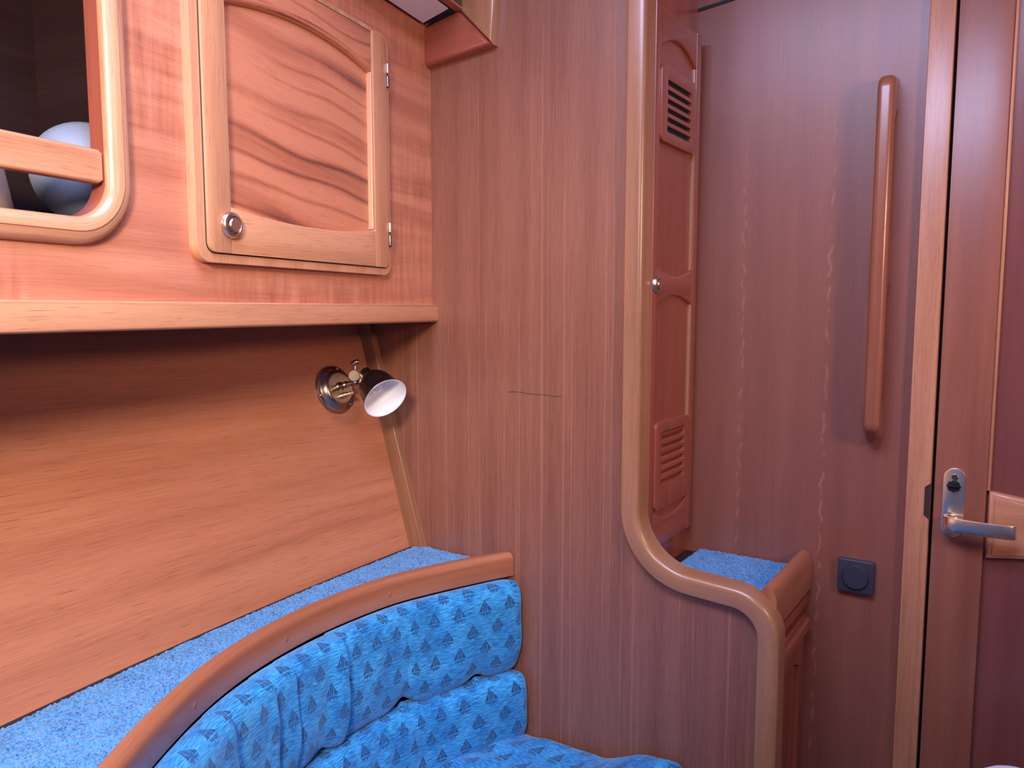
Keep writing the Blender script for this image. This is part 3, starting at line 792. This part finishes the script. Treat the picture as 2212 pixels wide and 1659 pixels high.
# carpeted ledge between lining and rail
def ledge_xy(a, b, m0, m1):
    y = -0.05 + (1.0985 + 0.05) * a
    xh = hullx(y, ZC) + m0
    # rail back x at this y
    for i in range(len(bk) - 1):
        if bk[i].y <= y <= bk[i + 1].y:
            t = (y - bk[i].y) / max(1e-6, bk[i + 1].y - bk[i].y); xr = bk[i].x + (bk[i + 1].x - bk[i].x) * t; break
    else: xr = bk[0].x if y < bk[0].y else bk[-1].x
    xr -= m1 * (1 + max(0.0, 0.75 - y) * 1.5)
    return (xh + (xr - xh) * b, y)
lg = thing('carpeted_ledge', 'blue carpeted ledge behind the curved settee rail', 'ledge', (-0.9, 0.7, 0.69))
bm = bmesh.new()
top = [ledge_xy(i / 60, 0, 0.0025, 0) for i in range(61)] + [ledge_xy(i / 60, 1, 0, -0.001) for i in range(60, -1, -1)]
mk('board', prism_bm(FZ, top, ZC - 0.0075, ZC - 0.0035, bm=bm), 'gap', lg)
pile('carpet', lambda a, b: ledge_xy(a * 0.9985, b, 0.0150, 0.0055), 420, 70, ZC + 0.001, 0.0045, 'carpet', lg, jit=0.0020)

# settee carcass
sb = thing('settee', 'built-in curved settee base under the blue cushions', 'settee', (-0.7, 0.7, 0.0))
fr_pts = [(p.x, p.y) for p in frontline[:-1]] + [(-0.744, 1.099)]
back_pts = [(p.x + 0.004, p.y) for p in bk[:-1]] + [(-0.766, 1.099)]
prism('back_board', FZ, [(a - 0.012, b) for a, b in fr_pts] + back_pts[::-1], 0.0, 0.699, 'gap', sb)  # board coloured near-black as the shade between the cushion rolls
base_in = [(p.x + 0.30 * (n_.x), min(p.y + 0.30 * n_.y, 1.099)) for p, n_ in zip(bk, bn)]
def clip_poly():
    left = [(a - 0.010, b) for a, b in fr_pts]
    right = [(-0.36, 1.099), (-0.38, 0.95), (-0.44, 0.80), (-0.46, 0.62), (-0.42, 0.45), (-0.30, 0.20), (-0.20, 0.06)]
    return left + right
prism('base', FZ, clip_poly(), 0.0, 0.320, 'locker', sb)

# cushion rolls follow the rail
CP = [(-0.50, 0.06)] + BACK[1:-1] + [(-0.768, 1.094)]
cp = catmull(CP, 14)
acc = [0]
for a, b in zip(cp, cp[1:]): acc.append(acc[-1] + (b - a).length)
TOT = acc[-1]
NS = 260
def path_at(s):
    s = max(0, min(TOT, s))
    i = max(k for k in range(len(acc)) if acc[k] <= s + 1e-9); i = min(i, len(cp) - 2)
    t = (s - acc[i]) / (acc[i + 1] - acc[i]); p = cp[i].lerp(cp[i + 1], t)
    j0, j1 = max(0, i - 3), min(len(cp) - 1, i + 4)
    d = (cp[j1] - cp[j0]).normalized(); n_ = Vector((d.y, -d.x))
    w = max(0.0, min(1.0, (s - (TOT - 0.16)) / 0.15))
    n_ = n_.lerp(Vector((1, 0)), w * w * (3 - 2 * w)).normalized()
    return p, n_
def s_of_y(y):
    i = min(range(len(cp)), key=lambda k: abs(cp[k].y - y)); return acc[i]
def gauss(x, w): return math.exp(-(x / w) ** 2)
def roll(name, mat, z_lo, z_hi, front, seams, creases, label, lowdrop=None, ss=None):
    st, profs = [], []
    K = 44
    for i in range(NS + 1):
        s = TOT * i / NS
        if s > TOT - 0.05: pass
        p, n_ = path_at(s)
        e = max(0.0, (s - (TOT - 0.045)) / 0.045)          # rounded end against the bulkhead
        shrink = math.sqrt(max(0.0, 1 - e ** 2.6)) if e else 1.0
        shrink = 0.62 + 0.38 * shrink if e < 1 else 0.62
        zc, hb = (z_lo + z_hi) / 2, (z_hi - z_lo) / 2
        da = 0.0
        for s0, w, d in seams:
            da += d * math.exp(-(s0 - s) / w) if s <= s0 else -0.25 * d * math.exp(-(s - s0) / 0.012)
        zl = 0.0
        if lowdrop:
            for s0, w, d in lowdrop: zl += d * gauss(s - s0, w)
        pr = []
        for j in range(K):
            t = 2 * PI * j / K
            c, sn = math.cos(t), math.sin(t)
            ex = 2 / 2.25
            a = math.copysign(abs(c) ** (ex if sn < 0 else 0.50), c); b = math.copysign(abs(sn) ** (ex if sn < 0 else 0.62), sn)
            depth = 0.060
            fa = (front + da)
            hz = hb * (0.72 + 0.28 * shrink) if e else hb
            z = zc + b * hz
            if b < 0: z += zl * abs(b)
            off = RW - 0.012 + (a + 1) * 0.5 * (fa + 0.012) * (shrink if e else 1.0) if a > -0.2 else RW - 0.012 + (a + 1) * 0.5 * (fa + 0.012)
            if a > 0.05:
                for s0, tilt, w, d in creases:
                    off -= d * gauss(s - s0 - tilt * (z - zc), w) * a
                q = Vector((s * 16, z * 16, 3.1 if mat == 'fabric' else 7.7))
                off += 0.0035 * a * noise.noise(q) + 0.0016 * a * noise.noise(q * 2.7)
            pr.append((off, z))
        st.append((Vector((p.x, p.y, 0)), Vector((n_.x, n_.y, 0)), Vector((0, 0, 1))))
        profs.append(pr)
    bm = sweep_bm(st, profs)
    # unroll the section so that the boats stand upright on the front
    lay = bm.loops.layers.uv.active
    pm = profs[len(profs) // 2]
    half_len = sum(math.dist(pm[k], pm[(k + 1) % len(pm)]) for k in range(len(pm))) / 2
    for f in bm.faces:
        for l in f.loops:
            if l[lay].uv[1] > half_len: l[lay].uv = (l[lay].uv[0], l[lay].uv[1] - 2 * half_len)
    for v in bm.verts: v.co.y = min(v.co.y, 1.0985)
    o = mk(name, bm, mat, ss, uv_done=True, angle=180)
    if label: tag(o, label, 'cushion', 'settee back cushions')
    return o
sA, sB_, sC, sD = s_of_y(0.745), s_of_y(0.64), s_of_y(0.59), s_of_y(0.50)
b1, b2 = s_of_y(0.885), s_of_y(1.015)
b3 = s_of_y(0.70)
u_ = thing('bolster_cushion', 'blue sailboat-patterned upper roll cushion under the curved teak rail', 'cushion', (-0.80, 0.75, 0.535))
roll('cover', 'fabric', 0.534, 0.6995, 0.038, [(sA, 0.06, 0.014), (sB_, 0.03, 0.006), (sC, 0.03, 0.007), (sD, 0.04, 0.007)], [(s_of_y(0.70), 0.2, 0.012, 0.003), (s_of_y(0.95), -0.15, 0.02, 0.003)], None,
     [(b1, 0.022, 0.016), (b2, 0.018, 0.012), ((b1 + b2) / 2, 0.03, -0.006), (b3, 0.02, 0.012)], ss=u_)
l_ = thing('back_cushion', 'blue sailboat-patterned lower roll cushion resting on the settee seat', 'cushion', (-0.80, 0.75, 0.40))
roll('cover', 'fabric', 0.396, 0.535, 0.054, [(b3, 0.05, 0.012)], [(s_of_y(0.8), 0.2, 0.012, 0.004)], None, ss=l_)
for s_ in (b1, b2):
    p, n_ = path_at(s_)
    q = Vector((p.x, p.y, 0.5365)) + Vector((n_.x, n_.y, 0)) * (RW + 0.022)
    ax = Vector((n_.x, n_.y, 0.5)).normalized()
    lathe('button', [(0, -0.004), (0.0075, -0.003), (0.0085, 0.0), (0.0070, 0.003), (0.0035, 0.0045), (0, 0.0048)], q, ax, 'fabric', l_, 20)['label'] = 'fabric covered button'

# seat cushion
st, profs = [], []
for i in range(161):
    s = TOT * i / 160
    p, n_ = path_at(s)
    wid = 0.375 + 0.02 * math.sin(s * 3)
    e = max(0.0, (s - (TOT - 0.03)) / 0.03)
    pr = []
    NW = 40
    for j in range(NW + 1):
        t = j / NW
        off = RW - 0.005 + wid * t
        z = 0.424 + 0.010 * min(1, t * 4) + 0.036 * (1 / (1 + math.exp(-(t - 0.66) * 22)))
        z -= 0.09 * max(0.0, (t - 0.86) / 0.14) ** 2.2
        q = Vector((s * 22, t * 9, 1.3))
        z += 0.004 * noise.noise(q) + 0.006 * noise.noise(Vector((s * 34, t * 3.0, 5))) * math.exp(-((t - 0.22) / 0.16) ** 2)
        z -= 0.010 * e ** 2
        pr.append((off, z))
    pr += [(RW - 0.005 + wid, 0.33), (RW - 0.005 + wid - 0.01, 0.3205), (RW - 0.005, 0.3205)]
    st.append((Vector((p.x, p.y, 0)), Vector((n_.x, n_.y, 0)), Vector((0, 0, 1)))); profs.append(pr)
bm = sweep_bm(st, profs)
for v in bm.verts: v.co.y = min(v.co.y, 1.0985)
o = mk('seat_cushion', bm, 'seatfabric', uv_done=True, angle=60)
tag(o, 'blue sailboat-patterned seat cushion of the settee against the bulkhead', 'cushion')

# ------------------------------------------------------------------ brass reading lamp on the lining
def hull_hit(px, py):
    r = px_ray(px, py); t0, t1 = 0.5, 2.5
    for _ in range(60):
        m_ = (t0 + t1) / 2; p = CAM + r * m_
        if p.x > hullx(p.y, p.z): t0 = m_
        else: t1 = m_
    return CAM + r * t0
LB = hull_hit(722, 842)
ey = Vector((hullx(LB.y + 0.01, LB.z) - hullx(LB.y - 0.01, LB.z), 0.02, 0)).normalized()
ez = Vector((-0.303, 0, 1)).normalized()
LN = ey.cross(ez).normalized()
if LN.x < 0: LN = -LN
LV = thing('reading_lamp', 'antique brass swivel reading lamp with white-lined bell shade on the lining panel', 'lamp', LB)
r0 = 0.0455
lathe('base', [(0, 0), (r0, 0), (r0, 0.003), (r0 * 0.96, 0.0055), (r0 * 0.86, 0.0065), (r0 * 0.80, 0.010), (r0 * 0.74, 0.0155), (r0 * 0.66, 0.0175), (r0 * 0.60, 0.0178), (0, 0.0178)], LB, LN, 'brass', LV, 56)
for a in (70, 190, 310):
    q = LB + (ey * math.cos(R(a)) + ez * math.sin(R(a))) * r0 * 0.90 + LN * 0.0055
    lathe('screw', [(0.0028, 0), (0.0026, 0.001), (0.0015, 0.0018), (0, 0.002)], q, LN, 'knob', LV, 12)
dep0 = (LB - CAM).dot(FW)
def at(px, py, d): return CAM + px_ray(px, py) * d
arm0 = LB + LN * 0.0175 - ey * 0.002 + Vector((0, 0, 0.002))
J = at(762, 827, dep0 - 0.038)
lathe('arm', [(0, 0), (0.0085, 0), (0.0085, 0.002), (0.0055, 0.004), (0.0055, 0.016), (0.0068, 0.017), (0.0068, 0.021), (0.005, 0.0225), (0.005, (J - arm0).length), (0, (J - arm0).length)], arm0, J - arm0, 'brass', LV, 24)
DK = at(764, 812, dep0 - 0.043)
lathe('swivel', [(0, -0.006), (0.0095, -0.006), (0.0105, -0.005), (0.0105, 0.005), (0.0095, 0.006), (0, 0.006)], DK, -FW + RT * 0.3 + UP * 0.1, 'brass', LV, 28)
rod('swivel_pin', J - RT * 0.004, J + RT * 0.012 + UP * 0.002, 0.0062, 'darkbrass', LV)
TS = at(767, 789, dep0 - 0.043)
ts = lathe('thumb_screw', [(0, 0), (0.0026, 0), (0.0026, 0.009), (0, 0.009)], TS - UP * 0.010, UP, 'brass', LV, 12)
lathe('thumb_head', capsule(0.0048, 0.017), TS - RT * 0.0075 - FW * 0.002 + UP * 0.001 , RT + UP * 0.45, 'brass', ts, 14)
# shade
OC = at(832.5, 860, dep0 - 0.095)
ax_img = (RT * 0.69 - UP * 0.72).normalized()
SA = (ax_img * 0.81 - FW * 0.59).normalized()
Ls = 0.066
NK = OC - SA * Ls
ro = 0.0405
shade = lathe('shade', [(0, -0.014), (0.0085, -0.014), (0.0105, -0.0125), (0.0110, 0.0), (0.0125, 0.002), (0.0125, 0.004), (0.017, 0.0065), (0.0245, 0.014), (0.0295, 0.024), (0.0325, 0.036), (0.0340, 0.048), (0.0355, 0.056), (0.0375, 0.060), (ro, Ls), (ro - 0.0006, Ls + 0.0007), (ro - 0.0016, Ls)], NK, SA, 'darkbrass', LV, 56)
lathe('lining', [(ro - 0.0004, Ls + 0.0009), (ro - 0.0016, Ls + 0.0009), (0.0355, 0.0590), (0.0330, 0.047), (0.0310, 0.035), (0.0280, 0.024), (0.0230, 0.0155), (0.0150, 0.0095), (0, 0.0085)], NK, SA, 'enamel', shade, 56)['label'] = 'glossy white inside of shade'
lathe('socket', [(0, 0.008), (0.0105, 0.008), (0.0105, 0.020), (0.0085, 0.022), (0.0085, 0.034), (0.006, 0.041), (0, 0.043)], NK, SA, 'glass', shade, 28)
rod('neck_screw', NK - SA * 0.006 - RT * 0.010 - UP * 0.004, NK - SA * 0.006, 0.0035, 'chrome', LV, 12)
# toggle switch
T0 = LB + LN * 0.0178 - ez * 0.0155 + ey * 0.002
T1 = T0 + LN * 0.022
lathe('toggle', [(0, 0), (0.0062, 0), (0.0062, 0.003), (0.0048, 0.004), (0.0048, 0.010), (0.0030, 0.0115), (0.0026, 0.014), (0.0036, 0.021), (0.0030, 0.024), (0, 0.025)], T0, LN, 'chrome', LV, 18)
